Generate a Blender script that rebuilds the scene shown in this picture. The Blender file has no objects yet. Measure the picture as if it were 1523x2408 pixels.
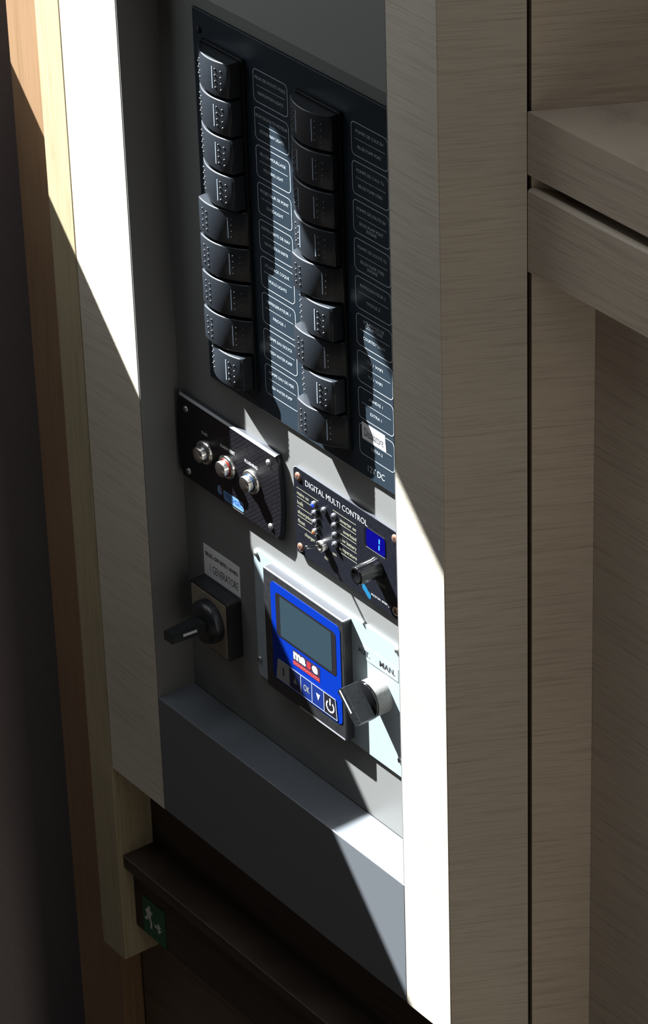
import bpy, bmesh, math, random
from mathutils import Vector, Matrix

# ---------------------------------------------------------------- frame of reference
# All figures below are millimetres on the instrument wall: x along the wall to the
# right, y into the wall (0 = back of the recess), z up from the top left screw of the
# inverter control.  W() turns them into metres with the cabin floor at 0.
FLOOR = 1000.0
def W(x, y, z): return Vector((x/1000, y/1000, (z+FLOOR)/1000))

S = bpy.context.scene
C = S.collection

# ---------------------------------------------------------------- camera
cam_d = bpy.data.cameras.new('camera'); cam = bpy.data.objects.new('camera', cam_d); C.objects.link(cam)
Rc = ((0.5936610887625268, 0.8041956993080395, -0.028909989861515675),
      (0.3946704931341578, -0.3222798378263247, -0.860448084527935),
      (-0.7012857574045915, 0.4994046267293367, -0.5087173126324592))
m = Matrix.Identity(4)
for i in range(3):
    m[i][0] = Rc[0][i]; m[i][1] = -Rc[1][i]; m[i][2] = -Rc[2][i]
m.translation = W(1819.2, -1274.57, 1283.0)
cam.matrix_world = m
cam_d.sensor_fit = 'VERTICAL'; cam_d.sensor_height = 36.0; cam_d.lens = 8742.13/2408*36
cam_d.clip_start = 0.05; cam_d.clip_end = 50
S.camera = cam

# ---------------------------------------------------------------- light
SUN_TRAVEL = Vector((2.55, 1.0, -2.95))
wd = bpy.data.worlds.new('sky'); S.world = wd; wd.use_nodes = True
bg = wd.node_tree.nodes['Background']; bg.inputs[0].default_value = (0.80, 0.88, 1.0, 1); bg.inputs[1].default_value = 0.02
sd = bpy.data.lights.new('sun', 'SUN'); sd.energy = 57; sd.angle = math.radians(0.53); sd.color = (0.93, 0.98, 1.0)
so = bpy.data.objects.new('sun', sd); C.objects.link(so)
so.rotation_euler = SUN_TRAVEL.to_track_quat('-Z', 'Y').to_euler(); so.location = W(-1500, -600, 2200)
def area(name, at, aim, sx, sy, watts, col):
    d = bpy.data.lights.new(name, 'AREA'); d.shape = 'RECTANGLE'; d.size = sx; d.size_y = sy; d.energy = watts; d.color = col
    o = bpy.data.objects.new(name, d); C.objects.link(o); o.location = W(*at)
    o.rotation_euler = (W(*aim)-o.location).to_track_quat('-Z', 'Y').to_euler()
area('window_daylight', (-425, -370, 550), (0, -370, 550), .66, .44, 3.1, (.86, .95, 1.0))     # sky seen through the window on the left
area('overhead_fill', (-60, -420, 1650), (0, -300, 0), .8, .6, 8.0, (.86, .93, 1.0))          # added cool fill lamp overhead, no hatch is built
area('right_fill', (2100, -150, 150), (230, 0, -50), 1.0, 2.4, 10.0, (1.0, .92, .82))        # added warm fill lamp for the faces turned right
S.view_settings.view_transform = 'Standard'; S.view_settings.look = 'None'
S.view_settings.gamma = 1.0; S.view_settings.use_curve_mapping = False
S.view_settings.exposure = 0.0

# ---------------------------------------------------------------- materials
def new_mat(name):
    mt = bpy.data.materials.new(name); mt.use_nodes = True
    return mt, mt.node_tree.nodes, mt.node_tree.links, mt.node_tree.nodes['Principled BSDF']
def plain(name, col, rough=0.5, metal=0.0, spec=0.5, speck=0.0, scale=900, bump=0.0, emit=None, coat=0.0):
    mt, n, l, b = new_mat(name)
    b.inputs['Base Color'].default_value = (*col, 1); b.inputs['Roughness'].default_value = rough
    b.inputs['Metallic'].default_value = metal; b.inputs['Specular IOR Level'].default_value = spec
    b.inputs['Coat Weight'].default_value = coat; b.inputs['Coat Roughness'].default_value = .22
    if emit:
        b.inputs['Emission Color'].default_value = (*emit[0], 1); b.inputs['Emission Strength'].default_value = emit[1]
    if speck or bump:
        g = n.new('ShaderNodeNewGeometry'); t = n.new('ShaderNodeTexNoise'); t.inputs['Scale'].default_value = scale
        t.inputs['Detail'].default_value = 3; l.new(g.outputs['Position'], t.inputs['Vector'])
        if speck:
            r = n.new('ShaderNodeMapRange'); r.inputs[1].default_value = .3; r.inputs[2].default_value = .7
            r.inputs[3].default_value = 1-speck; r.inputs[4].default_value = 1+speck
            l.new(t.outputs[0], r.inputs[0])
            x = n.new('ShaderNodeMix'); x.data_type = 'RGBA'; x.blend_type = 'MULTIPLY'; x.inputs[0].default_value = 1
            x.inputs[6].default_value = (*col, 1); l.new(r.outputs[0], x.inputs[7]); l.new(x.outputs[2], b.inputs['Base Color'])
        if bump:
            bn = n.new('ShaderNodeBump'); bn.inputs['Strength'].default_value = bump; bn.inputs['Distance'].default_value = 0.0003
            l.new(t.outputs[0], bn.inputs['Height']); l.new(bn.outputs[0], b.inputs['Normal'])
    return mt
def wood(name, dark, light, along='H', rough=0.5, fine=1050.0, spec=0.3, blotch=0.12):
    """veneer: thin streaks, stretched along the horizontal ('H') or the vertical ('V')"""
    mt, n, l, b = new_mat(name)
    g = n.new('ShaderNodeNewGeometry')
    wv = n.new('ShaderNodeTexNoise'); wv.inputs['Scale'].default_value = 7; l.new(g.outputs['Position'], wv.inputs['Vector'])
    ws = n.new('ShaderNodeVectorMath'); ws.operation = 'SCALE'; ws.inputs[3].default_value = 0.006; l.new(wv.outputs['Color'], ws.inputs[0])
    ad_ = n.new('ShaderNodeVectorMath'); ad_.operation = 'ADD'; l.new(g.outputs['Position'], ad_.inputs[0]); l.new(ws.outputs[0], ad_.inputs[1])
    def streak(sc, detail):
        mp = n.new('ShaderNodeMapping'); l.new(ad_.outputs[0], mp.inputs['Vector'])
        k = sc/45
        mp.inputs['Scale'].default_value = (k, k, sc) if along == 'H' else ((sc, sc, k) if along == 'V' else (k, sc, sc))
        t = n.new('ShaderNodeTexNoise'); t.inputs['Scale'].default_value = 1; t.inputs['Detail'].default_value = detail
        t.inputs['Roughness'].default_value = .65
        l.new(mp.outputs[0], t.inputs['Vector']); return t
    a = streak(fine, 3); c = streak(fine/5, 2)
    big = n.new('ShaderNodeTexNoise'); big.inputs['Scale'].default_value = 5; l.new(g.outputs['Position'], big.inputs['Vector'])
    m1 = n.new('ShaderNodeMix'); m1.inputs[0].default_value = .25; l.new(a.outputs[0], m1.inputs[2]); l.new(c.outputs[0], m1.inputs[3])
    r = n.new('ShaderNodeValToRGB'); r.color_ramp.elements[0].position = .32; r.color_ramp.elements[1].position = .52
    r.color_ramp.elements[0].color = (*dark, 1); r.color_ramp.elements[1].color = (*light, 1)
    l.new(m1.outputs[0], r.inputs[0])
    mr = n.new('ShaderNodeMapRange'); mr.inputs[1].default_value = .3; mr.inputs[2].default_value = .7
    mr.inputs[3].default_value = 1-blotch; mr.inputs[4].default_value = 1+blotch; l.new(big.outputs[0], mr.inputs[0])
    x = n.new('ShaderNodeMix'); x.data_type = 'RGBA'; x.blend_type = 'MULTIPLY'; x.inputs[0].default_value = 1
    l.new(r.outputs[0], x.inputs[6]); l.new(mr.outputs[0], x.inputs[7]); l.new(x.outputs[2], b.inputs['Base Color'])
    b.inputs['Roughness'].default_value = rough; b.inputs['Specular IOR Level'].default_value = spec
    bn = n.new('ShaderNodeBump'); bn.inputs['Strength'].default_value = .25; bn.inputs['Distance'].default_value = 0.0004
    l.new(a.outputs[0], bn.inputs['Height']); l.new(bn.outputs[0], b.inputs['Normal'])
    return mt
def weave(name):
    mt, n, l, b = new_mat(name)
    g = n.new('ShaderNodeNewGeometry'); mp = n.new('ShaderNodeMapping'); l.new(g.outputs['Position'], mp.inputs['Vector'])
    mp.inputs['Scale'].default_value = (.8, 0, 1.0)
    ck = n.new('ShaderNodeTexChecker'); ck.inputs['Scale'].default_value = 560; l.new(mp.outputs[0], ck.inputs['Vector'])
    ck.inputs['Color1'].default_value = (.0045, .0042, .0055, 1); ck.inputs['Color2'].default_value = (.0105, .0095, .012, 1)
    nz = n.new('ShaderNodeTexNoise'); nz.inputs['Scale'].default_value = 450; l.new(g.outputs['Position'], nz.inputs['Vector'])
    x = n.new('ShaderNodeMix'); x.data_type = 'RGBA'; x.blend_type = 'MULTIPLY'; x.inputs[0].default_value = .7
    l.new(ck.outputs[0], x.inputs[6]); l.new(nz.outputs['Fac'], x.inputs[7]); l.new(x.outputs[2], b.inputs['Base Color'])
    b.inputs['Roughness'].default_value = .3; b.inputs['Specular IOR Level'].default_value = .25
    bn = n.new('ShaderNodeBump'); bn.inputs['Strength'].default_value = .35; bn.inputs['Distance'].default_value = 0.0003
    l.new(ck.outputs[1], bn.inputs['Height']); l.new(bn.outputs[0], b.inputs['Normal'])
    return mt
def brushed(name, col, rough=.3):
    mt, n, l, b = new_mat(name)
    b.inputs['Base Color'].default_value = (*col, 1); b.inputs['Metallic'].default_value = 1.0; b.inputs['Roughness'].default_value = rough
    b.inputs['Anisotropic'].default_value = .6
    return mt

M = dict(
    veneer=wood('oak_veneer_level_grain', (.285, .248, .196), (.385, .345, .284)),
    veneer2=wood('oak_veneer_shaded_run', (.282, .230, .176), (.395, .330, .258)),
    oak=wood('solid_oak_upright_grain', (.195, .158, .090), (.275, .228, .142), along='V', fine=700),
    amber=wood('amber_wood', (.140, .082, .042), (.185, .112, .062), along='V', fine=500, rough=.4),
    dark=wood('dark_stained_wood', (.010, .006, .004), (.034, .022, .015), along='H', fine=700, rough=.55),
    brown=wood('brown_wood', (.075, .052, .033), (.12, .085, .056), along='H', fine=500, rough=.6),
    darkline=plain('dark_wood_edge', (.06, .04, .025), .5),
    bulk=plain('bulkhead_laminate', (.23, .19, .185), .6, speck=.05, scale=200),
    floorm=wood('floor_planks', (.015, .0115, .009), (.027, .021, .016), along='X', fine=300),
    grey=plain('grey_paint', (.118, .117, .113), .5, spec=.35, speck=.05, scale=1500),
    grey2=plain('blue_grey_paint', (.072, .077, .085), .38, spec=.55, speck=.05, scale=1500),
    void=plain('black_gap', (.004, .003, .003), .9, spec=.1),
    panel=plain('satin_black_panel', (.0140, .0205, .0275), .3, spec=.12),
    rocker=plain('grained_black_plastic', (.0062, .0085, .0120), .52, spec=.24, speck=.25, scale=1400, bump=.15, coat=.45),
    frame=plain('black_frame_plastic', (.005, .006, .0075), .5, spec=.15),
    dot=plain('dot_plastic', (.012, .012, .012), .5, spec=.5),
    white=plain('white_print', (.36, .395, .42), .6),
    bar=plain('white_marker', (.17, .20, .245), .5, spec=.3),
    sticker=plain('white_sticker', (.52, .52, .52), .7),
    ink=plain('black_ink', (.01, .01, .012), .6),
    carbon=weave('carbon_weave'),
    edge=plain('glossy_black_edge', (.012, .014, .018), .25, spec=.8),
    steel=brushed('turned_steel', (.62, .60, .56), .28),
    screw=plain('steel_screw', (.30, .30, .30), .3, metal=.6),
    copper=plain('coppery_screw', (.17, .085, .055), .35, metal=.3),
    slot=plain('screw_slot', (.008, .006, .006), .6),
    red=plain('red_lamp_ring', (.16, .006, .004), .3), blue_ring=plain('blue_lamp_ring', (.006, .02, .06), .3),
    ctrl=plain('inverter_black', (.0052, .0056, .0085), .35, spec=.2, speck=.2, scale=500),
    cream=plain('cream_print', (.22, .215, .15), .6),
    cream2=plain('pale_print', (.33, .34, .34), .6),
    cyan=plain('cyan_print', (.0, .075, .155), .5),
    chrome=brushed('chrome', (.62, .60, .57), .3), chromedark=brushed('dark_chrome', (.30, .30, .30), .2), ledring=plain('grey_lamp_ring', (.05, .05, .055), .35),
    lens=plain('dark_lens', (.02, .02, .025), .12, spec=.8),
    ledblue=plain('lit_blue_lens', (.01, .03, .3), .3, emit=((.01, .05, 1.0), .9)),
    ledorange=plain('orange_lens', (.22, .055, .012), .3),
    dispbg=plain('blue_display', (.0, .0, .02), .15, emit=((.0, .0, .42), .55)),
    dispdark=plain('display_surround', (.002, .002, .006), .2),
    seg=plain('lit_segment', (.02, .1, .5), .4, emit=((.03, .30, 1.0), 1.1)),
    alu=plain('aluminium_plate', (.205, .240, .258), .38, spec=.6, speck=.04, scale=300),
    lip=plain('edge_highlight', (.20, .20, .21), .35, spec=.6), top=plain('case_top', (.021, .022, .026), .45, spec=.4),  # lip: bright edge highlight put into the colour of the bevels
    case=plain('black_case', (.010, .010, .011), .4, spec=.5, speck=.3, scale=250),
    blue=plain('blue_fascia', (.0003, .0130, .155), .4, spec=.1),
    scrb=plain('screen_border', (.0075, .0065, .0085), .3),
    lcd=plain('unlit_lcd', (.0135, .0245, .0325), .25, spec=.4),
    navy=plain('navy_key', (.0006, .0035, .028), .4),
    keyblue=plain('blue_key', (.001, .010, .085), .4),
    keygrey=plain('grey_key', (.16, .165, .16), .5),
    keyblack=plain('black_key', (.004, .004, .007), .4),
    rim=plain('key_rim', (.24, .26, .33), .5),
    redp=plain('red_print', (.20, .008, .012), .5),
    redp2=plain('pale_red_print', (.26, .05, .05), .5),
    plum=plain('plum_print', (.012, .004, .022), .5),
    knob=plain('glossy_black_knob', (.0035, .0035, .0040), .10, spec=.35),
    grip=plain('dusty_black_grip', (.0075, .0085, .0095), .35, spec=.4, speck=.8, scale=900),
    collar=plain('pale_collar', (.145, .145, .135), .5, speck=.15, scale=500),
    face=plain('beige_face', (.15, .125, .09), .6),
    exitg=plain('green_sign', (.001, .060, .021), .5),
    exitw=plain('sign_white', (.42, .42, .42), .5),
    logo_pale=plain('pale_blue_print', (.08, .17, .30), .5),
    logo_mid=plain('mid_blue_print', (.02, .07, .24), .5),
    logo_grey=plain('grey_print', (.055, .055, .06), .5),
    logo_red=plain('logo_red', (.12, .02, .01), .5),
)

# ---------------------------------------------------------------- mesh helpers (millimetres)
def box(bm, x0, x1, y0, y1, z0, z1, bev=0.0, seg=2, mi=0):
    vs = [bm.verts.new((x, y, z)) for z in (z0, z1) for y in (y0, y1) for x in (x0, x1)]
    fs = [bm.faces.new([vs[i] for i in q]) for q in ((0, 2, 3, 1), (4, 5, 7, 6), (0, 1, 5, 4), (2, 6, 7, 3), (0, 4, 6, 2), (1, 3, 7, 5))]
    for q in fs: q.material_index = mi
    if bev:
        es = list({e for q in fs for e in q.edges})
        r = bmesh.ops.bevel(bm, geom=es, offset=bev, segments=seg, affect='EDGES', profile=.5, clamp_overlap=True)
        for q in r['faces']: q.material_index = mi
    return fs
def prism(bm, pts, z0, z1, mi=0):
    """plan outline (x, y), counter-clockwise from above, raised from z0 to z1"""
    a = [bm.verts.new((x, y, z0)) for x, y in pts]; b = [bm.verts.new((x, y, z1)) for x, y in pts]; k = len(pts)
    fs = [bm.faces.new(a[::-1]), bm.faces.new(b)] + [bm.faces.new((a[i], a[(i+1) % k], b[(i+1) % k], b[i])) for i in range(k)]
    for q in fs: q.material_index = mi
    return fs
def slab(bm, pts, y0, y1, mi=0, bev=0.0, seg=2):
    """outline (x, z), counter-clockwise seen from the front, from y0 (front) back to y1"""
    a = [bm.verts.new((x, y0, z)) for x, z in pts]; b = [bm.verts.new((x, y1, z)) for x, z in pts]; k = len(pts)
    fr = bm.faces.new(a); bk = bm.faces.new(b[::-1])
    fs = [fr, bk] + [bm.faces.new((a[(i+1) % k], a[i], b[i], b[(i+1) % k])) for i in range(k)]
    for q in fs: q.material_index = mi
    if bev:
        r = bmesh.ops.bevel(bm, geom=list(fr.edges), offset=bev, segments=seg, affect='EDGES', profile=.5, clamp_overlap=True)
        for q in r['faces']: q.material_index = mi
    return fs
def flat(bm, pts, y, mi=0):
    f = bm.faces.new([bm.verts.new((x, y, z)) for x, z in pts]); f.material_index = mi
def rrect(x0, x1, z0, z1, r, n=5):
    out = []
    for cx, cz, a0 in ((x1-r, z0+r, -90), (x1-r, z1-r, 0), (x0+r, z1-r, 90), (x0+r, z0+r, 180)):
        for i in range(n+1):
            a = math.radians(a0+90*i/n); out.append((cx+r*math.cos(a), cz+r*math.sin(a)))
    return out
def outline(bm, outer, inner, y, mi=0):
    a = [bm.verts.new((x, y, z)) for x, z in outer]; b = [bm.verts.new((x, y, z)) for x, z in inner]; k = len(a)
    for i in range(k):
        f = bm.faces.new((a[i], a[(i+1) % k], b[(i+1) % k], b[i])); f.material_index = mi
def lathe(bm, prof, cx, cz, n=36, mi=0, smooth=True, flute=None):
    """profile of (radius, y) turned about the axis through (cx, cz) that runs into the wall"""
    rings = []
    for r, y in prof:
        if r <= 1e-6: rings.append([bm.verts.new((cx, y, cz))])
        else:
            ring = []
            for i in range(n):
                a = 2*math.pi*i/n; rr = r*(1-(flute if (flute and i % 4 < 2) else 0))
                ring.append(bm.verts.new((cx+rr*math.cos(a), y, cz+rr*math.sin(a))))
            rings.append(ring)
    for A, B in zip(rings[:-1], rings[1:]):
        for i in range(n):
            j = (i+1) % n
            if len(A) == 1 and len(B) == 1: continue
            if len(A) == 1: f = bm.faces.new((A[0], B[i], B[j]))
            elif len(B) == 1: f = bm.faces.new((A[j], A[i], B[0]))
            else: f = bm.faces.new((A[j], A[i], B[i], B[j]))
            f.smooth = smooth; f.material_index = mi
def line(bm, x0, z0, x1, z1, w, y, mi=0):
    d = Vector((x1-x0, z1-z0)).normalized(); px, pz = -d.y*w/2, d.x*w/2
    flat(bm, [(x0-px, z0-pz), (x1-px, z1-pz), (x1+px, z1+pz), (x0+px, z0+pz)], y, mi)
_cache = {}
def glyphs(text, bold):
    key = (text, bold)
    if key not in _cache:
        cu = bpy.data.curves.new('lettering', 'FONT'); cu.body = text; cu.size = 1; cu.offset = bold; cu.resolution_u = 3
        ob = bpy.data.objects.new('lettering', cu); C.objects.link(ob)
        bpy.context.view_layer.update()
        ev = ob.evaluated_get(bpy.context.evaluated_depsgraph_get()); me = ev.to_mesh()
        vs = [(v.co.x, v.co.y) for v in me.vertices]; fs = [tuple(p.vertices) for p in me.polygons]
        ev.to_mesh_clear(); bpy.data.objects.remove(ob); bpy.data.curves.remove(cu)
        _cache[key] = (vs, fs)
    return _cache[key]
def text(bm, s, x0, x1, zmid, h, y, mi=0, bold=0.0, rot=0.0, cap=0.70, drop=0.0):
    """lettering between x0 and x1, capitals h high, centred on zmid (capitals' middle)"""
    vs, fs = glyphs(s, bold)
    a = min(v[0] for v in vs); b = max(v[0] for v in vs)
    sx = (x1-x0)/(b-a); sz = h/cap
    out = [bm.verts.new((x0+(vx-a)*sx, y, zmid-h/2+vy*sz)) for vx, vy in vs]
    for f in fs:
        try:
            q = bm.faces.new([out[i] for i in f]); q.material_index = mi
        except ValueError: pass
def finish(bm, normals=True):
    if normals: bmesh.ops.recalc_face_normals(bm, faces=bm.faces)

# ---------------------------------------------------------------- object helpers
def make(name, bm, mats, parent=None, origin=(0, 0, 0), recalc=True, smooth=False):
    finish(bm, recalc)
    o_ = Vector(origin)
    for v in bm.verts: v.co = (v.co-o_)/1000
    me = bpy.data.meshes.new(name); bm.to_mesh(me); bm.free()
    if smooth:
        for p in me.polygons: p.use_smooth = True
    for k in (mats if isinstance(mats, (list, tuple)) else [mats]): me.materials.append(M[k])
    o = bpy.data.objects.new(name, me); C.objects.link(o)
    if parent is not None: o.parent = parent
    else: o.location = W(*origin)
    return o
def thing(name, label, cat, at, group=None):
    o = bpy.data.objects.new(name, None); C.objects.link(o); o.location = W(*at); o.empty_display_size = .02
    tag(o, label, cat, group); o['_at'] = at
    return o
def tag(o, label, cat, group=None):
    o['label'] = label; o['category'] = cat
    if group: o['group'] = group
def part(name, bm, mats, root, label=None, recalc=True, smooth=False):
    o = make(name, bm, mats, root, tuple(root['_at']), recalc, smooth)
    o['_at'] = tuple(root['_at'])
    if label: o['label'] = label
    return o
def NB(): return bmesh.new()
def dup(o, parent, loc, rot=(0, 0, 0)):
    c = o.copy(); C.objects.link(c); c.parent = parent; c.location = loc; c.rotation_euler = rot
    for ch in list(o.children):
        d = ch.copy(); C.objects.link(d); d.parent = c
    return c
SCREWS = {}
def screw(root, x, y, z, r, mat, ang=0.4, dome=1.4):
    key = (r, mat, dome)
    loc = (Vector((x, y, z))-Vector(tuple(root['_at'])))/1000
    if key not in SCREWS:
        bm = NB(); lathe(bm, [(r, .1), (r, -.25*dome), (r*.82, -.75*dome), (r*.45, -dome), (0, -dome)], 0, 0, 20)
        b2 = NB()
        for k in (0, math.pi/2):
            c_, s_ = math.cos(k)*r*.58, math.sin(k)*r*.58
            line(b2, -c_, -s_, c_, s_, r*.26, -dome*1.03)
        SCREWS[key] = (bm_mesh('screw', bm, mat, True), bm_mesh('cross_slot', b2, 'slot', False))
    o = bpy.data.objects.new('screw', SCREWS[key][0]); C.objects.link(o); o.parent = root; o.location = loc
    s = bpy.data.objects.new('cross_slot', SCREWS[key][1]); C.objects.link(s); s.parent = o; s.rotation_euler = (0, ang, 0)
    return o
def bm_mesh(name, bm, mats, recalc=True):
    finish(bm, recalc)
    for v in bm.verts: v.co = v.co/1000
    me = bpy.data.meshes.new(name); bm.to_mesh(me); bm.free()
    for k in (mats if isinstance(mats, (list, tuple)) else [mats]): me.materials.append(M[k])
    return me
def structure(name, bm, mats):
    o = make(name, bm, mats); o['kind'] = 'structure'; return o

# ================================================================ the cabin
bm = NB(); box(bm, -900, 2600, -2200, 900, -1030, -1000); structure('floor', bm, 'floorm')
# side of the cabin with the window the sun comes through (out of the picture on the left)
X0, X1 = -428, -420
bm = NB()
box(bm, X0, X1, -1500, 420, -1000, 329)
box(bm, X0, X1, -1500, 420, 900, 1750)
box(bm, X0, X1, -40, 420, 329, 900)
box(bm, X0, X1, -1500, -700, 329, 900)
head = [(-700, 900), (-700, 818), (-40, 719), (-40, 900)]           # (y, z) of the sloping head of the window
ha = [bm.verts.new((-422, y, z)) for y, z in head]; hb = [bm.verts.new((X1, y, z)) for y, z in head]
bm.faces.new(ha); bm.faces.new(hb[::-1])
for i in range(4): bm.faces.new((ha[i], ha[(i+1) % 4], hb[(i+1) % 4], hb[i]))
structure('wall_left', bm, 'bulk')
# wall behind the whole joinery: black void under the instrument box, brown below the shelf
bm = NB(); box(bm, -420, 205, 90, 110, -1000, 900); structure('wall_back', bm, 'void')

# ---- upright joinery on the left
bm = NB(); box(bm, -316, -252.5, -17, 88, -1000, 900); o = make('amber_panel', bm, 'amber', None, (-284, -17, -1000))
tag(o, 'amber brown wooden panel set back behind the left upright board', 'panel')
bm = NB(); box(bm, -250.5, -218.6, -33, 88, -533, 900, bev=.5, seg=1); o = make('upright_board', bm, 'oak', None, (-234, -33, -533))
tag(o, 'narrow upright oak board with vertical grain at the far left of the instrument recess', 'board')
bm = NB(); prism(bm, [(-217.4, -33), (-146.2, -33), (-146.2, 14), (-217.4, 14)], -346, 900)
o = make('wooden_post', bm, 'veneer', None, (-182, -33, -346)); tag(o, 'left pale veneered post between the upright board and the grey recess', 'post')
bm = NB(); box(bm, -217.9, 225, 0, 14, -500, -346.5)
o = make('shelf_back_panel', bm, 'dark', None, (0, 2, -500)); tag(o, 'nearly black back panel between the dark shelf and the grey recess', 'panel')
bm = NB(); box(bm, -249.5, 225, 2, 88, -1000, -534); box(bm, -217.9, 225, 2, 88, -534, -504)
o = make('lower_panel', bm, 'brown', None, (0, 2, -1000)); tag(o, 'brown wall panel below the dark shelf', 'panel')

# ---- post on the right, its two faces meet at 118 degrees
AZ = math.radians(62); U = (math.cos(AZ), math.sin(AZ))
def along(s, off=0.0): return (206.5+U[0]*s - U[1]*off, -33+U[1]*s + U[0]*off)
bm = NB(); prism(bm, [(156.5, -33), (206.5, -33), along(54.3), along(54.3, 26), (156.5, 20)], -346, 900)
for e in [e for e in bm.edges if abs(e.verts[0].co.x-206.5) < .1 and abs(e.verts[1].co.x-206.5) < .1]:
    bmesh.ops.bevel(bm, geom=[e], offset=.5, segments=2, affect='EDGES')
o = make('wooden_post', bm, 'veneer', None, (190, -20, -346)); tag(o, 'right pale veneered post with sunlit front edge beside the grey recess', 'post')
bm = NB(); prism(bm, [along(50, 27), along(64, 27), along(64, 32), along(50, 32)], -345, 900)
o = make('shadow_gap_strip', bm, 'void', None, (220, 20, -1000)); tag(o, 'added black backing for the deep shade in the gap right of the right post', 'strip')  # dark backing added so the gap reads as deep shade
P2 = 57.2
bm = NB(); prism(bm, [along(P2), along(420), along(420, 18), along(P2, 18)], -1000, 900)
o = make('veneer_wall_panel', bm, 'veneer2', None, (*along(P2), -1000)); tag(o, 'large pale veneered panel right of the black gap behind the drawers', 'panel')

# ---- drawer cabinet on the right
y1, y2 = 15.1, 53.0
def at_y(y, off=0.0):                     # x on the face of the veneered wall panel at depth y
    s = (y+33)/U[1]; return 206.5+U[0]*s
cab = thing('drawer_cabinet', 'pale veneered cabinet with a finger grip drawer against the right panel', 'cabinet', (300, y1, -1000))
XR = 760
bm = NB(); prism(bm, [(at_y(y1)+.4, y1), (XR, y1), (XR, 380), (at_y(380)+.4, 380)], 334, 351.5)
part('cabinet_top', bm, 'veneer2', cab)
bm = NB(); prism(bm, [(at_y(y1)+.4, y1), (XR, y1), (XR, y1+18), (at_y(y1+18)+.4, y1+18)], 309.8, 333.95)
part('top_rail', bm, 'veneer2', cab)
# lower front: its top edge is bevelled back for the fingers
bm = NB()
prof = [(y1, 244), (y1, 298.6), (y1+1.2, 300.2), (y1+3.5, 300.8), (y1+16, 297), (y1+18.5, 297), (y1+18.5, 244)]
L_ = [bm.verts.new((at_y(y)+.4, y, z)) for y, z in prof]; R_ = [bm.verts.new((XR, y, z)) for y, z in prof]
k = len(prof)
bm.faces.new(L_); bm.faces.new(R_[::-1])
for i in range(k): bm.faces.new((L_[i], L_[(i+1) % k], R_[(i+1) % k], R_[i]))
part('drawer_front', bm, 'veneer2', cab)
bm = NB(); prism(bm, [(at_y(y1+20)+.6, y1+20), (XR, y1+20), (XR, 200), (at_y(200)+.6, 200)], 243, 333.9)
part('drawer_box', bm, 'void', cab)
bm = NB(); prism(bm, [(at_y(y2)+.5, y2), (XR, y2), (XR, y2+18), (at_y(y2+18)+.5, y2+18)], -1000, 242.5)
part('base_panel', bm, 'veneer2', cab)

# ================================================================ grey instrument recess
rec = thing('instrument_recess', 'grey painted recess holding the switches between the two posts', 'recess', (5, 0, -346))
bm = NB(); box(bm, -146, 156.4, 0, 13.5, -244, 900); part('back_panel', bm, 'grey', rec)
bm = NB(); box(bm, -146, 156.4, -33, -.05, -346, -244, bev=.7); part('ledge', bm, ['grey2'], rec, 'smooth blue grey ledge and fascia')
bm = NB(); box(bm, -146, 156.4, -33, -.05, 350.5, 900, bev=.5); part('valance', bm, 'grey', rec)
bm = NB(); box(bm, -146, -144.8, -32.7, -.05, -243.9, 350.4); part('side_wall', bm, 'grey', rec)
bm = NB(); box(bm, 155.2, 156.4, -32.7, -.05, -243.9, 350.4); part('side_wall', bm, 'grey', rec)

# ---- dark shelf below
sh = thing('dark_shelf', 'dark stained wooden shelf with a lipped front edge under the grey recess', 'shelf', (0, -10, -509))
bm = NB(); slab_pts = [(-28.5, -432), (-28.5, -443), (-20.5, -455), (-.1, -455), (-.1, -432)]
a = [bm.verts.new((-217.8, y, z)) for y, z in slab_pts]; b = [bm.verts.new((228, y, z)) for y, z in slab_pts]; k = len(a)
bm.faces.new(a); bm.faces.new(b[::-1])
for i in range(k): bm.faces.new((a[i], a[(i+1) % k], b[(i+1) % k], b[i]))
part('shelf_top', bm, 'dark', sh)
bm = NB(); box(bm, -217.8, 228, -28.9, -28.0, -433.2, -431.7, bev=.3, seg=1); part('edge_strip', bm, 'darkline', sh, 'thin lighter edge line')
bm = NB(); box(bm, -217.8, 228, -20.3, -.1, -503.5, -455.2); part('apron', bm, 'dark', sh)

# ================================================================ breaker panel
YP = -2.0
bp = thing('breaker_panel', 'black switch panel with two columns of rocker switches and white French labels', 'switch panel', (7, 0, 37))
bm = NB(); slab(bm, [(-100.2, 37), (116, 37), (116, 317.2), (-100.2, 317.2)], YP, -.02, bev=.4); part('panel_plate', bm, 'panel', bp)
screw(bp, -92.5, YP, 303, 2.6, 'frame', .3)
LEFT = [('FEUX DE ROUTE VOILE', 'NAVIGATION LIGHTS'), ('FEUX DE ROUTE MOTEUR', 'POWER NAV LIGHTS'), ('FEU DE MOUILLAGE', 'MOORING LIGHT'),
        ('PROJECTEUR DE PONT', 'SEARCHLIGHT'), ('INSTRUMENTS DE NAV', 'NAVIGATION INSTR'), ('ECLAIRAGE COQUE', 'HULLS LIGHTS'),
        ('REFRIGERATEUR 1', 'FRIDGE 1'), ('POMPE EAU DOUCE', 'FRESH WATER PUMP'), ('POMPE EAU DE MER', 'SEA WATER PUMP')]
RIGHT = [('POMPE DE CALE Bd', 'BILGE PUMP PORT'), ('POMPE DE CALE Tb', 'BILGE PUMP STBD'), ('POMPE DE SOUTE Bd', 'BILGE PUMP PORT|ENGINE'),
         ('POMPE DE SOUTE Tb', 'BILGE PUMP STBD|ENGINE'), ('REFRIGERATEUR 2', 'FRIDGE 2'), ('ECLAIRAGE DE|COURTOISIE', 'COURTESY LIGHT'),
         ('TV / WIFI', 'TV / WIFI'), ('ANNEXE 1', 'EXTRA 1'), ('', 'EXTRA 2')]
PITCH = 27.42
yt = YP-.12
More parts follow.
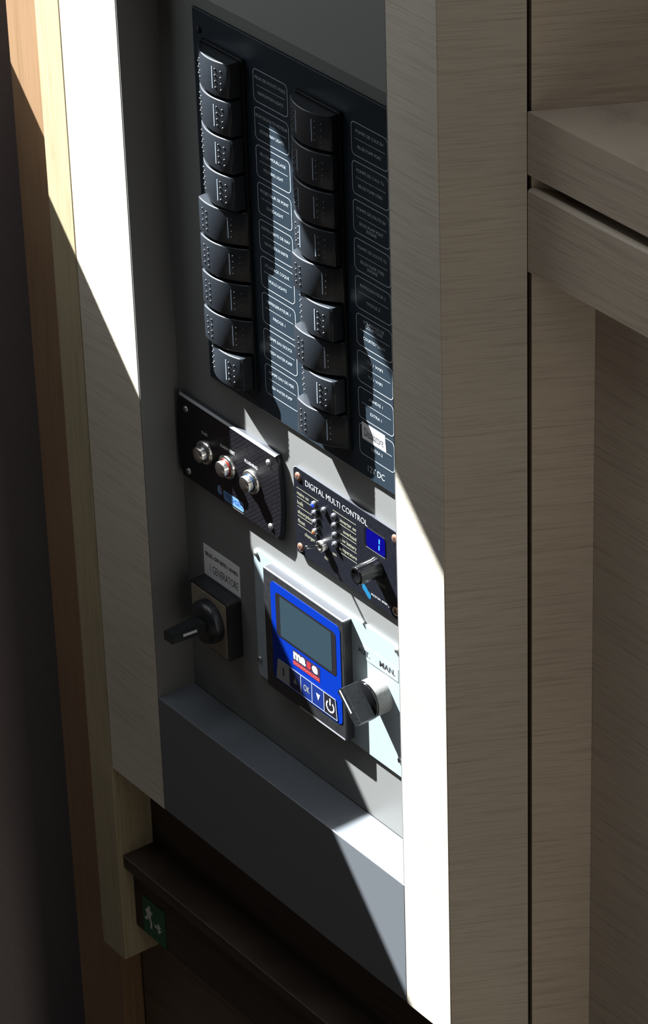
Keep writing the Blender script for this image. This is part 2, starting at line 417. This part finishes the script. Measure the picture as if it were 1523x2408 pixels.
for col, x0, tag_ in ((LEFT, -31.6, 'left'), (RIGHT, 75.9, 'right')):
    for k, (fr, en) in enumerate(col):
        zt = 296.4-PITCH*k; bm = NB()
        outline(bm, rrect(x0, x0+38.6, zt-23.6, zt, 3.6), rrect(x0+.45, x0+38.15, zt-23.15, zt-.45, 3.15), yt)
        line(bm, x0+3.6, zt-11.4, x0+35.6, zt-11.4, .30, yt)
        cx = x0+19.2
        for txt, zc in ((fr, zt-5.9), (en, zt-16.6)):
            if not txt: continue
            if txt == 'EXTRA 2': zc = zt-15.6
            rows = txt.split('|')
            for i, r_ in enumerate(rows):
                w = min(36, 1.70*len(r_)+1.6) if zc > zt-10 else 1.62*len(r_)+.9
                zz = zc + ((1.6 if zc > zt-10 else .7) if len(rows) == 2 else 0) - 3.1*i
                text(bm, r_, cx-w/2, cx+w/2, zz, 2.25, yt, bold=-.008)
        part('printed_label', bm, 'white', bp, recalc=False)
bm = NB(); text(bm, '12V DC', 84.7, 103.0, 45.0, 4.8, yt, bold=-.004); part('lettering', bm, 'white', bp, recalc=False)
bm = NB(); text(bm, 'Fountaine Pajot', -82.5, -43.3, 41.0, 3.2, yt)
part('lettering', bm, 'logo_grey', bp, recalc=False)
# rocker switches
COLX = (-64.3, 43.0)
def zrow(k): return 284.4-PITCH*k
for cx in COLX:
    bm = NB(); zt, zb = zrow(0)+14.2, zrow(8)-14.2
    box(bm, cx-24.2, cx-22.6, -4.6, -1.9, zb, zt, bev=.5); box(bm, cx+22.6, cx+24.2, -4.6, -1.9, zb, zt, bev=.5)
    box(bm, cx-22.6, cx+22.6, -4.6, -1.9, zt-1.3, zt, bev=.4); box(bm, cx-22.6, cx+22.6, -4.6, -1.9, zb, zb+1.3, bev=.4)
    for k in range(8):
        zm = zrow(k)-PITCH/2; box(bm, cx-22.6, cx+22.6, -4.2, -1.9, zm-1.0, zm+1.0)
    box(bm, cx-22.6, cx+22.6, -2.6, -1.9, zb+1, zt-1)
    part('switch_frame', bm, 'frame', bp)
HW, HZ, SAG, YE = 22.2, 12.5, 6.4, -8.2
def yface(x): return YE-SAG*(1-(x/HW)**2)
ANG = {'R': math.radians(-8.0), 'L': math.radians(13.5), 'C': 0.0}
def turned(x, y, st):                      # the rocker's front swings about its pivot, its back stays on the panel
    c_, s_ = math.cos(ANG[st]), math.sin(ANG[st]); return (c_*x-s_*y, s_*x+c_*y)
def rocker_mesh(st):
    bm = NB(); N = 22
    pts = [turned(-HW+2*HW*i/N, yface(-HW+2*HW*i/N), st) for i in range(N+1)]
    fl = [bm.verts.new((x, y, -HZ)) for x, y in pts]; fu = [bm.verts.new((x, y, HZ)) for x, y in pts]
    xb = (min(pts[0][0]+.4, -HW+.9), max(pts[-1][0]-.4, HW-.9))
    bl = [bm.verts.new((x, -.65, -HZ)) for x in xb]; bu = [bm.verts.new((x, -.65, HZ)) for x in xb]
    front = [bm.faces.new((fl[i], fl[i+1], fu[i+1], fu[i])) for i in range(N)]
    for f in front: f.smooth = True
    bm.faces.new(fu+[bu[1], bu[0]]); bm.faces.new([bl[0], bl[1]]+fl[::-1])
    bm.faces.new((fl[0], fu[0], bu[0], bl[0])); bm.faces.new((fl[-1], bl[1], bu[1], fu[-1])); bm.faces.new((bl[0], bu[0], bu[1], bl[1]))
    bm.normal_update()
    es = [e for e in bm.edges if len(e.link_faces) == 2 and ((e.link_faces[0] in front) != (e.link_faces[1] in front))]
    r = bmesh.ops.bevel(bm, geom=es, offset=.85, segments=3, affect='EDGES', profile=.5)
    for f in r['faces']: f.smooth = True
    return bm_mesh('rocker_switch', bm, 'rocker')
def turn_all(b_, st):
    for v in b_.verts: v.co.x, v.co.y = turned(v.co.x, v.co.y, st)
def bar_mesh(x, st):
    b_ = NB(); box(b_, x-.62, x+.62, yface(x)-.05, yface(x)+.5, -7.9, 7.9); turn_all(b_, st); return bm_mesh('marker_bar', b_, 'bar')
def dots_mesh(cols, st):
    b_ = NB()
    for i, x in enumerate(cols):
        for z in ((6.6, 2.2, -2.2, -6.6) if i % 2 == 0 else (5.9, 1.5, -2.9, -7.3)):
            y = yface(x); n_ = 8; r0 = .8
            rings = []
            for rr, dy in ((r0, .2), (r0*.9, -.32), (r0*.5, -.6)):
                rings.append([b_.verts.new((x+rr*math.cos(2*math.pi*k/n_), y+dy, z+rr*math.sin(2*math.pi*k/n_))) for k in range(n_)])
            for A, B in zip(rings[:-1], rings[1:]):
                for k in range(n_): f = b_.faces.new((A[(k+1) % n_], A[k], B[k], B[(k+1) % n_])); f.smooth = True
            f = b_.faces.new(rings[-1][::-1]); f.smooth = True
    turn_all(b_, st)
    return bm_mesh('grip_dots', b_, 'dot', True)
ROCK = {st: (rocker_mesh(st), bar_mesh(8.4, st), bar_mesh(-8.4, st), dots_mesh((11.4, 16.2, -15.8, -11.0), st)) for st in 'RLC'}
STATE = ['RRRRLLLLR', 'CCCCLRLRL']          # which end of each rocker stands out
for c_, cx in enumerate(COLX):
    for k in range(9):
        st = STATE[c_][k]
        me_rock, me_bar_r, me_bar_l, me_dots = ROCK[st]
        o = bpy.data.objects.new('rocker_switch', me_rock); C.objects.link(o); o.parent = bp
        o.location = (W(cx, YP, zrow(k))-bp.location)
        o['label'] = {'R': 'rocker pressed in at its left end', 'L': 'rocker pressed in at its right end', 'C': 'rocker at rest in the middle, two marker bars'}[st]
        for nm, me in (('marker_bar', me_bar_r), ('grip_dots', me_dots)) + ((('marker_bar', me_bar_l),) if st == 'C' else ()):
            d = bpy.data.objects.new(nm, me); C.objects.link(d); d.parent = o
            if nm == 'grip_dots': d['kind'] = 'stuff'
# taped paper label
bm = NB(); slab(bm, [(79.4, 66.0), (105.6, 66.3), (104.4, 78.2), (79.0, 78.3)], YP-.25, YP-.02)
st_ = make('paper_label', bm, 'sticker', None, (91, YP-.02, 66)); tag(st_, 'white paper label reading Dissalatore stuck over a printed label on the black switch panel', 'label')
st_['_at'] = (91, YP-.02, 66)
bm = NB(); text(bm, 'Dissalatore', 81.8, 102.6, 72.0, 6.6, YP-.37, bold=-.002); part('lettering', bm, 'ink', st_, recalc=False)

# ================================================================ watermaker remote (carbon weave)
YC = -5.0
wm = thing('watermaker_panel', 'carbon weave control panel with three round steel push buttons', 'control panel', (-79, 0, -60))
bm = NB()
pts = []
n_ = 10; z0, z1 = -59.6, 9.4
for i in range(n_+1):
    t = i/n_; z = z0+(z1-z0)*t; pts.append((-18.9+3.9*(1-(2*t-1)**2), z))
for i in range(n_+1):
    t = 1-i/n_; z = z0+(z1-z0)*t; pts.append((-138.3-3.6*(1-(2*t-1)**2), z))
slab(bm, pts, YC, -.02, mi=0, bev=1.5, seg=1)
bm.normal_update()
for f in bm.faces:
    if f.normal.y > -.98: f.material_index = (2 if f.normal.y < -.1 else 3) if f.normal.z > .4 else 1  # upward bevels painted bright as a sun highlight
part('panel_body', bm, ['carbon', 'edge', 'lip', 'top'], wm)
for sx, sz in ((-128.9, -.6), (-129.4, -52), (-27.8, 0.2), (-28, -51.4)): screw(wm, sx, YC, sz, 2.5, 'screw', .7)
yl = YC-.12
for i, (bx, bz, ring) in enumerate(((-106.6, -26.3, 'logo_grey'), (-78.9, -25.8, 'red'), (-49.4, -24.8, 'blue_ring'))):
    bm = NB(); lathe(bm, [(9.2, YC+.1), (9.2, YC-1.6), (8.2, YC-2.5), (6.9, YC-2.5), (6.7, YC-1.9)], bx, bz, 40)
    o = part('push_button', bm, 'steel', wm, recalc=True)
    bm = NB(); lathe(bm, [(6.8, YC-1.2), (6.4, YC-2.9), (5.9, YC-3.0)], bx, bz, 32); part('lamp_ring', bm, ring, o)
    bm = NB(); lathe(bm, [(5.9, YC-1.0), (5.9, YC-6.6), (5.5, YC-7.2), (0, YC-7.3)], bx, bz, 40); part('button_cap', bm, 'steel', o)
bm = NB()
text(bm, 'START', -110.5, -102.5, -11.2, 2.4, yl, bold=.02); text(bm, 'ALARM RESET', -87.4, -69.2, -11.4, 2.5, yl, bold=.02)
text(bm, 'FLUSHING', -57.2, -41.8, -10.9, 2.5, yl, bold=.02)
part('lettering', bm, 'cream2', wm, recalc=False)
lg = NB()
flat(lg, [(-90.4+2.9*math.cos(2*math.pi*i/24), -50.2+3.9*math.sin(2*math.pi*i/24)) for i in range(24)], yl, 0)
flat(lg, [(-90.2, -46.6), (-90.2+1.5, -47.0), (-88.0, -49.4), (-87.7, -51.3), (-89.0, -50.9), (-90.0, -48.8)][::-1], yl-.1, 1)
flat(lg, [(-91.6, -53.4), (-89.6, -53.9), (-88.2, -52.9), (-88.6, -52.0), (-90.6, -52.2)], yl-.1, 2)
flat(lg, rrect(-85.9, -61.4, -55.6, -47.8, 1.4), yl, 0)
text(lg, 'TECHSEC', -84.6, -62.6, -51.4, 4.0, yl-.1, 2, bold=.02)
line(lg, -85.0, -57.0, -62.0, -57.0, 1.0, yl, 3)
part('logo', lg, ['logo_pale', 'logo_red', 'logo_mid', 'logo_grey'], wm, recalc=False)

# ================================================================ inverter remote control
YD = -3.0
inv = thing('inverter_control', 'black inverter control panel with toggle switch, round knob and small blue display', 'control panel', (57, 0, -59))
bm = NB(); slab(bm, rrect(-1.1, 120.5, -59.4, 9.4, 2.5), YD, -.02, mi=0, bev=.35)
bm.normal_update()
for f in bm.faces:
    if f.normal.y > -.95: f.material_index = 2 if abs(f.normal.y) < .02 else 1  # bevel painted bright as an edge highlight
part('panel_plate', bm, ['ctrl', 'lip', 'top'], inv)
for sx, sz in ((4.5, 2.7), (4.4, -54.2), (114.4, 3.8), (113.6, -53.5)): screw(inv, sx, YD, sz, 3.4, 'copper', .5, 1.2)
yl = YD-.12
bm = NB(); text(bm, 'DIGITAL MULTI CONTROL', 12.7, 83.5, 1.5, 4.6, yl, bold=-.004); part('title_lettering', bm, 'cream2', inv, recalc=False)
bm = NB(); text(bm, 'victron energy', 85.6, 108.0, -52.6, 2.3, yl, bold=.0)
part('maker_lettering', bm, 'cream2', inv, recalc=False)
bm = NB()
for i, s_ in enumerate(('mains on', 'bulk', 'absorption', 'float')):
    z_ = -6.9-7.45*i; line(bm, 2.2, z_+.4, 24.0 if i else 27.5, z_+.4, .45, yl)
    w = {0: 13.5, 1: 7.0, 2: 17.5, 3: 8.2}[i]; text(bm, s_, 2.5, 2.5+w, z_-3.5, 3.0, yl, bold=.004)
line(bm, 2.2, -36.3, 24.0, -36.3, .45, yl)
for i, s_ in enumerate(('inverter on', 'overload', 'low battery', 'temperature')):
    z_ = -5.9-7.55*i; line(bm, 44.2 if i == 0 else 50.8, z_+.2, 70.4, z_+.2, .45, yl)
    w = {0: 18.0, 1: 14.8, 2: 18.0, 3: 19.8}[i]; text(bm, s_, 70.3-w, 70.3, z_-3.9, 3.0, yl, bold=.004)
line(bm, 52, -36.2, 70.4, -36.2, .45, yl)
text(bm, 'charger only', 10.0, 30.0, -40.6, 2.9, yl, bold=.004); text(bm, 'off', 32.6, 38.6, -48.3, 3.0, yl, bold=.004); text(bm, 'on', 42.5, 46.6, -40.6, 2.9, yl, bold=.004)
line(bm, 89.0, -38.6, 90.4, -38.6, 1.0, yl); text(bm, 'limit', 94.0, 102.2, -39.8, 2.9, yl, bold=.004)
part('scale_lettering', bm, 'cream', inv, recalc=False)
# swoosh logo
bm = NB(); o_ = []; i_ = []
for t in range(17):
    a = t/16; x = 75.8+9.6*a; z = -51.3-4.4*(a*a*a*(a*(a*6-15)+10)); hw = 2.3+.7*math.sin(math.pi*a)-1.0*(1-min(1, 8*a, 8*(1-a)))
    o_.append((x, z+hw)); i_.append((x, z-hw))
for t in range(16): flat(bm, [i_[t], i_[t+1], o_[t+1], o_[t]], yl)
part('swoosh_logo', bm, 'cyan', inv, recalc=False)
for x, zs in ((23.2, (-10.7, -17.9, -25.2, -32.6)), (46.2, (-9.8, -17.2, -24.8, -32.3)), (34.6, (-10.3,))):
    for i, z in enumerate(zs):
        bm = NB(); lathe(bm, [(2.5, YD+.05), (2.5, YD-1.6), (2.1, YD-2.2), (1.75, YD-2.2), (1.7, YD-1.6)], x, z, 18)
        o = part('indicator_lamp', bm, 'ledring', inv)
        mt = 'ledblue' if (x < 30 and i == 0) else 'ledorange' if (x < 30 and i == 3) else 'lens'
        bm = NB(); lathe(bm, [(1.75, YD-1.5), (1.5, YD-2.5), (.8, YD-3.0), (0, YD-3.1)], x, z, 14); l_ = part('lens', bm, mt, o)
        if mt != 'lens': l_['label'] = 'lit blue lens' if mt == 'ledblue' else 'orange lens'
# toggle
tx, tz = 32.9, -38.8
bm = NB(); lathe(bm, [(4.1, YD+.05), (4.1, YD-4.2), (3.7, YD-4.7), (2.5, YD-4.7), (2.4, YD-3.6), (0, YD-3.5)], tx, tz, 24)
tg = part('toggle_switch', bm, 'chrome', inv)
bm = NB(); d = Vector((0, -13.2, 4.3)).normalized(); p0 = Vector((tx, YD-3.2, tz)); q = d.to_track_quat('Z', 'Y').to_matrix()
rings = []
for t, rr in ((0, .9), (3, .95), (10, 1.2), (12.5, 1.3), (13.4, 1.0), (13.7, .3)):
    rings.append([bm.verts.new(p0+d*t+q @ Vector((rr*math.cos(2*math.pi*i/14), rr*math.sin(2*math.pi*i/14), 0))) for i in range(14)])
for A, B in zip(rings[:-1], rings[1:]):
    for i in range(14): f = bm.faces.new((A[i], A[(i+1) % 14], B[(i+1) % 14], B[i])); f.smooth = True
bm.faces.new(rings[-1]); bm.faces.new(rings[0][::-1]); part('lever', bm, 'chromedark', tg)
# display
bm = NB(); slab(bm, rrect(79.8, 103.6, -16.6, -1.6, 2.6), YD-.25, YD-.02); ds = part('display', bm, 'dispdark', inv)
bm = NB(); flat(bm, rrect(82.2, 103.2, -16.2, -2.0, 2.3), YD-.33); part('lit_screen', bm, 'dispbg', ds, recalc=False)
bm = NB()
line(bm, 97.0, -4.6, 96.8, -8.4, 1.25, YD-.42); line(bm, 96.6, -9.6, 96.4, -13.4, 1.25, YD-.42); part('lit_digit', bm, 'seg', ds, recalc=False)
bm = NB(); line(bm, 81.6, -17.0, 102.6, -17.0, .5, YD-.14); part('bezel_line', bm, 'lip', ds, recalc=False)
# knob
kx, kz = 93.0, -28.6
bm = NB(); lathe(bm, [(8.2, YD-.3), (8.2, YD-2.0), (7.5, YD-4.0), (6.7, YD-17.0), (6.2, YD-17.9), (4.6, YD-18.0), (4.3, YD-17.6), (0, YD-17.6)], kx, kz, 48, flute=.05)
part('knob', bm, 'knob', inv)

# ================================================================ aluminium plate with generator controller and selector
pl = thing('aluminium_plate', 'bright aluminium mounting plate behind the blue generator controller', 'plate', (30, 0, -190))
bm = NB(); slab(bm, rrect(-55.8, 117.5, -189.8, -83.4, 2.0), -2, -.02, bev=.3); part('plate', bm, 'alu', pl)
for sx, sz in ((-52.4, -86.5), (-53.4, -176.2), (112.4, -86), (113.1, -176)): screw(pl, sx, -2, sz, 2.4, 'screw', .6)
sp = thing('adhesive_strip', 'clear adhesive strip reading AUT. and MAN. on the aluminium plate above the selector', 'label', (92, -2, -111.6))
bm = NB(); slab(bm, [(66.5, -111.6), (113.2, -111.6), (113.2, -101.2), (66.5, -101.2)], -2.18, -2.01); part('strip', bm, 'alu', sp)
bm = NB(); text(bm, 'AUT.', 67.8, 80.8, -106.3, 4.2, -2.3, bold=.015); text(bm, 'MAN.', 92.2, 109.8, -106.2, 4.4, -2.3, bold=.02)
line(bm, 80.5, -111.5, 113, -111.5, .25, -2.3); part('lettering', bm, 'ink', sp, recalc=False)

gc = thing('generator_controller', 'blue faced generator controller with grey LCD screen in a black case', 'controller', (13, -2, -185))
YG = -9.0
bm = NB(); slab(bm, rrect(-34.9, 60.3, -185.6, -85.6, 1.2, 2), YG, -2.02, mi=0, bev=.6)
bm.normal_update()
for f in bm.faces:
    if f.normal.z > .3: f.material_index = 2 if f.normal.z > .97 else 1  # upper bevel gets the painted highlight tone
part('case', bm, ['case', 'lip', 'top'], gc)
bm = NB(); line(bm, 4, -184.6, 58.5, -184.6, 1.5, YG-.13); part('bright_edge', bm, 'lip', gc, 'bright strip on the lower edge', recalc=False)  # brighter strip along part of the lower edge
bm = NB(); line(bm, -34.0, -86.1, 59.6, -86.1, .9, YG-.13); part('bright_edge', bm, 'lip', gc, 'painted highlight on the upper edge', recalc=False)  # bright line painted as the highlight of the upper front edge
bm = NB(); slab(bm, rrect(-26.2, 56.4, -174.4, -92.6, 4.5), YG-.3, YG-.02); fs_ = part('fascia', bm, 'blue', gc)
y_ = YG-.42
bm = NB(); flat(bm, rrect(-20.3, 51.2, -136.0, -99.6, 3.2), y_); part('screen_border', bm, 'scrb', fs_, recalc=False)
bm = NB(); flat(bm, rrect(-15.0, 46.0, -134.2, -101.3, 1.2), y_-.1); part('screen', bm, 'lcd', fs_, recalc=False)
bm = NB(); flat(bm, [(-1, -147.3), (31, -147.3), (31, -138.6), (-1, -138.6)], y_, 3)
text(bm, 'ma', -.4, 14.2, -142.3, 6.0, y_-.1, 0, bold=.05, cap=.55); text(bm, 's', 15.4, 20.6, -142.3, 6.0, y_-.1, 1, bold=.05, cap=.55); text(bm, 'e', 21.8, 30.6-2.0, -142.3, 6.0, y_-.1, 0, bold=.05, cap=.55)
flat(bm, [(-1.2, -150.9), (30.6, -150.9), (30.6, -147.5), (-1.2, -147.5)], y_, 1)
text(bm, 'GENERATORS', -.5, 30.0, -148.9, 2.2, y_-.1, 2, bold=.02)
part('maker_logo', bm, ['exitw', 'redp', 'redp2', 'plum'], fs_, recalc=False)
KX = [(-21.0, -6.4), (-6.4, 7.6), (7.6, 20.9), (20.9, 35.2), (35.2, 49.4)]
ZT, ZB = -155.8, -172.6
for i, (a, b) in enumerate(KX):
    sl = 1.6
    q = [(a+sl*.2 if i else a-1.6, ZB), (b+(1.2 if i == 4 else 0), ZB), (b-(.6 if i == 4 else 0), ZT), (a+(1.0 if i == 0 else 0), ZT)]
    bm = NB(); slab(bm, q, YG-.62, YG-.31)
    ko = part('key', bm, ['keygrey', 'navy', 'keyblue', 'keyblue', 'keyblack'][i], gc, ['grey I key', 'navy up arrow key', 'blue OK key', 'blue down arrow key', 'black power key'][i])
    bm = NB(); yk = YG-.75; c0 = (a+b)/2+.3; zc = (ZT+ZB)/2
    if i == 0: line(bm, c0, zc-3.4, c0, zc+3.6, 1.5, yk)
    if i == 1: flat(bm, [(c0-2.2, zc-2.6), (c0+2.2, zc-2.6), (c0, zc+2.8)], yk)
    if i == 2: text(bm, 'OK', c0-3.6, c0+3.6, zc, 5.2, yk, bold=.01)
    if i == 3: flat(bm, [(c0-2.4, zc+2.8), (c0, zc-2.6), (c0+2.4, zc+2.8)], yk)
    if i == 4:
        A = [math.radians(128+284*j/20) for j in range(21)]
        for j in range(20):
            flat(bm, [(c0+5.0*math.cos(A[j]), zc-.6+5.0*math.sin(A[j])), (c0+5.0*math.cos(A[j+1]), zc-.6+5.0*math.sin(A[j+1])),
                      (c0+3.7*math.cos(A[j+1]), zc-.6+3.7*math.sin(A[j+1])), (c0+3.7*math.cos(A[j]), zc-.6+3.7*math.sin(A[j]))][::-1], yk)
        line(bm, c0, zc+.4, c0, zc+6.2, 1.4, yk)
    part('symbol', bm, ['ink', 'keygrey', 'keygrey', 'exitw', 'exitw'][i], ko, recalc=False)
bm = NB()
line(bm, KX[0][1], ZT, KX[4][1]-.5, ZT, .6, y_-.3); line(bm, KX[0][0]-1.5, ZB, KX[4][1]+1.2, ZB, .6, y_-.3)
for i in (1, 2, 3): line(bm, KX[i][1], ZB, KX[i][1], ZT, .6, y_-.3)
line(bm, KX[4][1]+1.2, ZB, KX[4][1]-.6, ZT, .6, y_-.3)
part('key_outline', bm, 'rim', gc, recalc=False)

se = thing('selector_switch', 'round black selector knob with a white pointer line beside the blue controller', 'knob', (92.3, -2, -131.5))
cx, cz = 92.3, -131.5
bm = NB(); lathe(bm, [(13.6, -2.02), (13.6, -13.6), (13.2, -14.2), (0, -14.2)], cx, cz, 48); part('collar', bm, 'collar', se, 'pale cylindrical collar')
bm = NB(); lathe(bm, [(14.1, -14.0), (14.1, -15.6), (13.5, -16.4), (0, -16.4)], cx, cz, 48); part('base_disc', bm, 'knob', se)
bm = NB(); dr = Vector((.72, -.69)).normalized(); pr_ = Vector((-dr.y, dr.x)); R_k = 14.3; hw = 4.6
hl = math.sqrt(R_k**2-hw**2); pts = []
a0 = math.asin(hw/R_k)
for i in range(9): a = -a0+2*a0*i/8; pts.append(dr*R_k*math.cos(a)+pr_*R_k*math.sin(a))
for i in range(9): a = math.pi-a0+2*a0*i/8; pts.append(dr*R_k*math.cos(a)+pr_*R_k*math.sin(a))
slab(bm, [(cx+p.x, cz+p.y) for p in pts], -29.6, -16.3, bev=1.0, seg=3); part('grip', bm, 'grip', se)
bm = NB(); p0 = Vector((cx, cz))-dr*13.4; p1 = Vector((cx, cz))+dr*4.5
line(bm, p0.x, p0.y, p1.x, p1.y, 1.7, -29.75); part('pointer_line', bm, 'exitw', se, recalc=False)

# ================================================================ generator changeover switch on the left
gs = thing('changeover_switch', 'black square rotary switch with protruding handle at the left of the recess', 'switch', (-101, 0, -188))
bm = NB(); slab(bm, rrect(-125.6, -77.6, -187.3, -138.4, 1.5), -12, -.02, bev=.7); part('switch_box', bm, 'case', gs)
bm = NB(); slab(bm, rrect(-123.6, -80.2, -186.2, -140.6, .8), -12.4, -12.0); fp = part('face_plate', bm, 'face', gs)
bm = NB(); text(bm, '0', -109, -106.4, -148.5, 3.4, -12.55, bold=.02); text(bm, '1', -95, -93.6, -146.8, 3.4, -12.55, bold=.02); text(bm, '2', -120.8, -118.4, -158, 3.4, -12.55, bold=.02)
part('numerals', bm, 'ink', fp, recalc=False)
cx, cz = -99.5, -161.3
bm = NB(); lathe(bm, [(17.0, -12.3), (17.0, -17.5), (15.8, -20.5), (11, -22.0), (0, -22.0)], cx, cz, 40); kb = part('knob_base', bm, 'grip', gs)
bm = NB()
A = [(-7.2, -21), (-5.2, -51), (5.2, -51), (7.2, -21)]; f0 = []; f1 = []
for x, y in A: f0.append(bm.verts.new((cx+x, y, cz-4.6+(0 if y > -30 else .7)))); f1.append(bm.verts.new((cx+x, y, cz+4.6-(0 if y > -30 else .7))))
bm.faces.new(f0); bm.faces.new(f1[::-1])
for i in range(4): bm.faces.new((f0[i], f0[(i+1) % 4], f1[(i+1) % 4], f1[i]))
bmesh.ops.bevel(bm, geom=list(bm.edges), offset=.8, segments=2, affect='EDGES'); part('handle', bm, 'grip', gs)
bm = NB(); s0 = [(6.55, -31.5), (5.75, -42.5)]
v = [bm.verts.new((cx+6.75, -29.5, cz-.3)), bm.verts.new((cx+5.98, -41.0, cz-.3)), bm.verts.new((cx+5.98, -41.0, cz+2.0)), bm.verts.new((cx+6.75, -29.5, cz+2.0))]
bm.faces.new(v); part('pointer_mark', bm, 'exitw', gs, recalc=False)
lb = thing('adhesive_label', 'white two line adhesive label above the black changeover switch', 'label', (-100, 0, -137))
bm = NB(); slab(bm, [(-123.2, -137.2), (-77.6, -136.6), (-77.4, -110.8), (-123.0, -111.2)], -.3, -.02); part('label_sheet', bm, 'sticker', lb)
bm = NB(); text(bm, 'SELEZ. OFF RETE 1 AVVIO', -121.0, -79.8, -118.2, 3.0, -.42, bold=.03); text(bm, '1 GENERATORE', -115.5, -79.8, -128.6, 6.6, -.42, bold=-.004)
part('lettering', bm, 'ink', lb, recalc=False)

# ================================================================ emergency exit sign under the shelf lip
YX = -20.3
ex = thing('exit_sign', 'small green emergency exit sign with running figure and arrow under the dark shelf', 'sign', (-190, YX, -502))
bm = NB(); slab(bm, [(-206.2, -502.5), (-175.5, -502.5), (-175.5, -466.5), (-206.2, -466.5)], YX-.8, YX-.02); part('sign_plate', bm, 'exitg', ex)
bm = NB(); ys = YX-.95; fx, fz = -197.5, -483.0
flat(bm, [(fx+1.0+1.7*math.cos(2*math.pi*i/12), fz+9.2+1.7*math.sin(2*math.pi*i/12)) for i in range(12)], ys)
line(bm, fx+.6, fz+7.4, fx-.3, fz-.5, 5.7, ys); line(bm, fx-1.4, fz+6.6, fx-4.2, fz+3.2, 2.2, ys-.02); line(bm, fx+1.8, fz+6.2, fx+4.8, fz+4.2, 2.2, ys-.02)
line(bm, fx-.4, fz, fx-4.4, fz-4.2, 2.8, ys-.02); line(bm, fx-4.2, fz-4.2, fx-6.0, fz-3.6, 2.2, ys-.04)
line(bm, fx, fz, fx+3.0, fz-4.5, 2.8, ys-.02); line(bm, fx+3.0, fz-4.2, fx+2.4, fz-10.5, 2.3, ys-.04)
part('running_figure', bm, 'exitw', ex, recalc=False)
bm = NB(); line(bm, fx+7.5, fz-4.5, fx+16, fz-4.5, 2.6, ys); line(bm, fx+12.4, fz-.4, fx+16.6, fz-4.9, 2.6, ys-.02); line(bm, fx+12.4, fz-8.8, fx+16.6, fz-4.1, 2.6, ys-.02)
part('arrow', bm, 'exitw', ex, recalc=False)

for o in bpy.data.objects:
    if '_at' in o: del o['_at']
